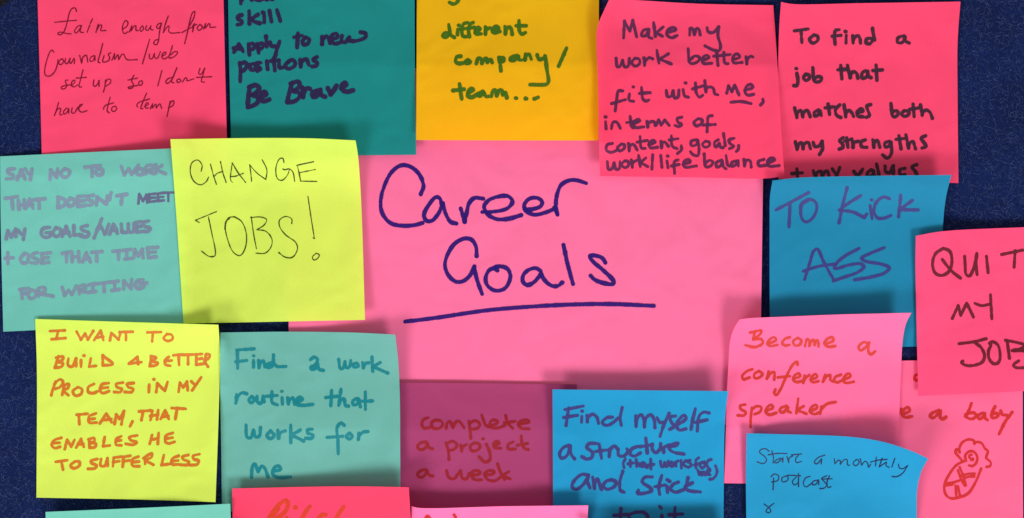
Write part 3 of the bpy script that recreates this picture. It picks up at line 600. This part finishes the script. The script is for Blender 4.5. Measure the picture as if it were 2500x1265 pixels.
n.write('''240,650 195,667 160,720 175,760 220,740 252,655* 255,720 287,765; 475,635 410,637 390,667 440,712 430,755 390,767 350,747; 495,640 515,762; 465,702 560,690; 580,682 580,747* 592,682 625,657 652,682; 655,682 660,735 700,742 740,702 730,680; 820,660 770,682 755,720 790,742 845,715; 890,590 902,715; 840,662 940,647; 945,640 947,690 975,712 1010,680 1015,637; 1015,652 1042,710* 1042,672 1082,647; 1085,662 1150,652 1165,630 1130,637 1085,662 1110,702 1212,725''', f, 7.6, ink)
g = (1480, 1080, 6.8375)
n.write('''320,280 285,350 300,430; 400,300 405,410; 365,362 450,347; 500,285 510,407; 512,372 545,352 562,402; 612,340 577,370 592,412 632,390 642,352* 650,402 690,422; 742,280 748,450; 690,377 795,370; 905,320 925,412 960,402 977,342* 1002,412 1030,392 1037,322; 1092,330 1065,372 1092,407 1127,377 1090,330; 1150,330 1165,402* 1162,342 1202,310; 1250,300 1255,432; 1332,305 1272,362* 1342,412; 1402,300 1352,322 1402,352 1422,392 1372,420; 1545,260 1502,292 1500,432; 1470,382 1560,352; 1602,330 1562,382 1602,432 1652,382 1602,330; 1642,330 1702,420; 1672,362 1710,302 1752,290''', g, 6.6, ink)
n.write('1530,470 1557,540* 1572,492 1602,550* 1622,492 1652,545; 1672,512 1740,472 1720,440 1692,472 1682,532 1732,542; 1825,395 1850,470 1835,550 1780,610 1730,620', g, 6.4, ink)
n.write('''400,902 350,897 290,942 265,1000 300,1022 360,982 407,902* 397,960 417,1010; 440,920 455,1015* 462,962 480,932 500,982 515,1022; 600,942 560,952 530,990 560,1022 620,1002 640,962 600,942; 695,870 670,960 675,1032 705,1047; 945,917 880,922 860,960 930,1012 940,1032 880,1055 820,1055 827,1030; 1025,905 1000,1000 1007,1065; 965,1000 1055,987; 1070,1000 1074,1050; 1070,942 1092,955; 1165,962 1120,982 1100,1022 1140,1047 1212,1025; 1247,925 1235,980 1227,1000; 1285,967 1222,1000* 1245,1030 1352,1045''', f, 7.8, ink)
n.write('680,1185 675,1260 685,1300 720,1310; 620,1242 740,1235; 872,1215 800,1217 745,1247 780,1292 872,1292 907,1252 870,1215; 1025,1240 1030,1330; 1005,1165 1022,1182; 1137,1175 1132,1310; 1085,1237 1202,1230', f, 7.8, ink)

n = Sheet('sticky_note', 'pink note with three short lines of maroon capitals at the right edge', 'sticky note', G, (255, 82, 130),
    [(2236, 576), (2300, 565), (2500, 555), (2672, 549)], [(2242, 967), (2500, 955), (2680, 947)], [(2236, 576), (2235, 640), (2238, 800), (2242, 967)], [(2672, 549), (2675, 740), (2680, 947)],
    dict(top=(1.0, .3), crease=(.6, .8, .8), wave=.2), gap=1.6)
f = (2180, 520, 2.636); ink = ink_material('maroon_marker', (120, 34, 50), .15)
n.write('325,228 275,262 255,330 275,390 320,402 365,370 380,300 365,247 325,228; 318,300 375,372 435,420; 462,280 465,340 472,397 492,407 522,350 540,262*; 540,262 535,330 542,398; 602,280 613,385; 700,268 835,240; 787,245 780,350', f, 7.0, ink)
n.write('382,680 420,597* 437,660* 475,580* 518,670; 528,582 570,597 628,587; 628,527 632,600 637,682', f, 7.0, ink)
n.write('425,842 520,830 600,810; 525,832 570,870 590,922 575,960 520,982 465,980 440,962 450,955; 632,850 615,892 620,940 650,972 680,962 690,920 675,850 640,830 622,840; 735,822 750,935; 725,820 800,835 850,852 830,872 765,887* 850,890 905,920 865,960; 810,952 775,980 790,995 850,997', f, 7.0, ink)

n = Sheet('sticky_note', 'blue note with thin blue pen writing, top right corner bent up', 'sticky note', G, (34, 150, 200),
    [(1823, 1058), (1900, 1060), (2080, 1067), (2160, 1080), (2230, 1103), (2266, 1120)], [(1825, 1506), (2030, 1510), (2236, 1512)], [(1823, 1058), (1821, 1150), (1822, 1265), (1825, 1506)], [(2266, 1120), (2250, 1150), (2240, 1190), (2238, 1265), (2236, 1512)],
    dict(top=(8.5, .33, 3.2), tr=(8.0, .5), left=(1.5, .2), wave=.12), gap=.5)
f = (1760, 900, 3.378); ink = ink_material('navy_pen', (24, 44, 92), .15)
n.write('''395,682 370,662 325,672 320,692 360,725 377,755 350,785 300,770; 420,680 435,740 430,780; 390,712 470,700 545,702; 492,740 457,755 442,775 465,777 512,737* 510,772; 545,727 560,775* 562,742 592,720; 640,715 617,745 622,775 665,767; 580,712 665,705;
857,715 802,735 770,775 790,787 832,745* 827,787; 935,745 940,785* 970,757 985,762 985,790* 1018,752 1040,752 1045,797 1062,797; 1112,755 1090,780 1110,802 1140,777 1130,752 1110,755; 1150,745 1160,797* 1190,765 1210,782 1217,815 1235,790; 1282,730 1275,802; 1235,772 1300,755 1370,750; 1330,740 1305,812* 1345,785 1365,772 1362,802 1387,815; 1435,740 1410,812; 1465,790 1472,820 1500,827 1540,802* 1502,860 1450,892 1410,890''', f, 3.3, ink)
n.write('''435,905 430,1000; 415,892 440,870 475,885 470,922 420,937; 542,885 505,902 505,932 535,932 557,905 545,885 655,885; 622,895 590,932 605,960 640,942*; 640,865 640,975; 737,890 700,902 680,950 700,977 757,940; 802,920 760,932 755,957 780,957 807,920* 807,957; 872,885 830,907 850,930 872,962 850,987 815,990; 895,885 875,940 885,982 907,975; 830,912 918,910''', f, 3.3, ink)
n.write('358,1118 400,1152 412,1175 395,1190 372,1178 390,1150 437,1112', f, 3.3, ink)

# bottom edge of the picture
n = Sheet('sticky_note', 'blank mint green note cut off by the bottom edge, below the lime note', 'sticky note', G, (110, 194, 178),
    [(111, 1250), (330, 1241), (562, 1230)], [(128, 1700), (580, 1680)], [(111, 1250), (118, 1450), (128, 1700)], [(562, 1230), (570, 1450), (580, 1680)],
    dict(top=(4.5, .36), right=(1.0, .3)), gap=.5)
n = Sheet('sticky_note', 'red pink note with large orange lettering cut off by the bottom edge', 'sticky note', G, (248, 66, 104),
    [(567, 1193), (800, 1188), (900, 1188), (998, 1190)], [(572, 1640), (1010, 1638)], [(567, 1193), (569, 1400), (572, 1640)], [(998, 1190), (1004, 1300), (1010, 1638)],
    dict(top=(5.5, .38, 3.0), tr=(2.5, .4)), gap=.5)
f = (540, 1165, 5.0); ink = ink_material('vermilion_marker', (230, 62, 26), .12)
n.write('''520,620 600,470 690,355 750,300 795,290 815,335 775,430 700,490 660,520; 600,500 700,390; 910,372; 800,500 780,600; 940,600 1020,440 1085,358; 1180,620 1180,530 1230,465 1280,462; 1370,600 1440,440 1495,368''', f, 9.6, ink)
n = Sheet('sticky_note', 'pale pink note with a folded corner cut off by the bottom edge', 'sticky note', G, (255, 120, 180),
    [(1005, 1236), (1020, 1240), (1240, 1236), (1436, 1234)], [(1004, 1690), (1440, 1690)], [(1005, 1236), (1004, 1450), (1004, 1690)], [(1436, 1234), (1434, 1290), (1440, 1690)],
    dict(top=(6.0, .36), wave=.1), gap=.3)
f = (1000, 1215, 5.435); ink = ink_material('bright_red_marker', (224, 36, 42), .12)
n.write('170,420 205,300 240,252 275,300 310,420; 590,230 608,260 608,420', f, 8.4, ink)
n.obj['label'] = 'pale pink note with red lettering cut off by the bottom edge'

n = Sheet('sticky_note', 'blank red pink note just below the bottom edge, under the bright blue note', 'sticky note', G, RED,
    [(1432, 1290), (1780, 1284)], [(1440, 1730), (1790, 1724)], [(1432, 1290), (1440, 1730)], [(1780, 1284), (1790, 1724)],
    dict(top=(8.5, .36), wave=.1), gap=.5)

# ------------------------------------------------------------------ loose wool fibres on the felt
def fibres():
    verts, faces = [], []
    fr = np.random.default_rng(5)
    def ribbon(px, py, length, width, bend, curl, bias):
        n = 7
        a = fr.uniform(0, 2 * math.pi)
        step = length / (n - 1)
        h = fr.uniform(0.02, 0.14)
        pts = []
        x, y = px, py
        k = fr.normal(0, bend)
        for i in range(n):
            pts.append((x, y)); a += k + fr.normal(0, curl)
            x += math.cos(a) * step; y += math.sin(a) * step
        p = np.array(pts)
        i, j = hidx(p[:, 0], p[:, 1])
        if COVER[i, j].sum() > 2 + bias: return
        g = np.gradient(p, axis=0); g /= np.maximum(1e-6, np.hypot(g[:, 0], g[:, 1]))[:, None]
        nr = np.stack([-g[:, 1], g[:, 0]], -1) * width / 2
        z = (h + 0.22 * np.sin(np.linspace(0, math.pi, n)) * fr.uniform(.2, 1)) * 1e-3
        tw = np.linspace(1, .5, n)[:, None]
        A, B = p + nr * tw, p - nr * tw
        b = len(verts)
        verts.extend(to_world(A[:, 0], A[:, 1], z)); verts.extend(to_world(B[:, 0], B[:, 1], z + 0.00004))
        for i in range(n - 1):
            faces.append((b + i, b + n + i, b + n + i + 1, b + i + 1))
    for _ in range(60000):
        ribbon(fr.uniform(-60, 2560), fr.uniform(-60, 1325), fr.uniform(4, 15), fr.uniform(.35, .9), .16, .16, 0)
    for _ in range(1500):
        ribbon(fr.uniform(-60, 2560), fr.uniform(-60, 1325), fr.uniform(25, 60), fr.uniform(.4, .8), .12, .08, 2)
    return verts, faces
def fibre_material(name, c):
    m = bpy.data.materials.new(name)
    nt, N, L = nodes_of(m)
    b = N['Principled BSDF']; b.inputs['Roughness'].default_value = .8
    b.inputs['Base Color'].default_value = c + (1,)
    return m
v, fc = fibres()
o = mesh_object('felt_fibres', v, fc, fibre_material('wool', (0.019, 0.039, 0.145)), smooth=False)
o['kind'] = 'stuff'; o['label'] = 'loose blue wool fibres on the dark felt'
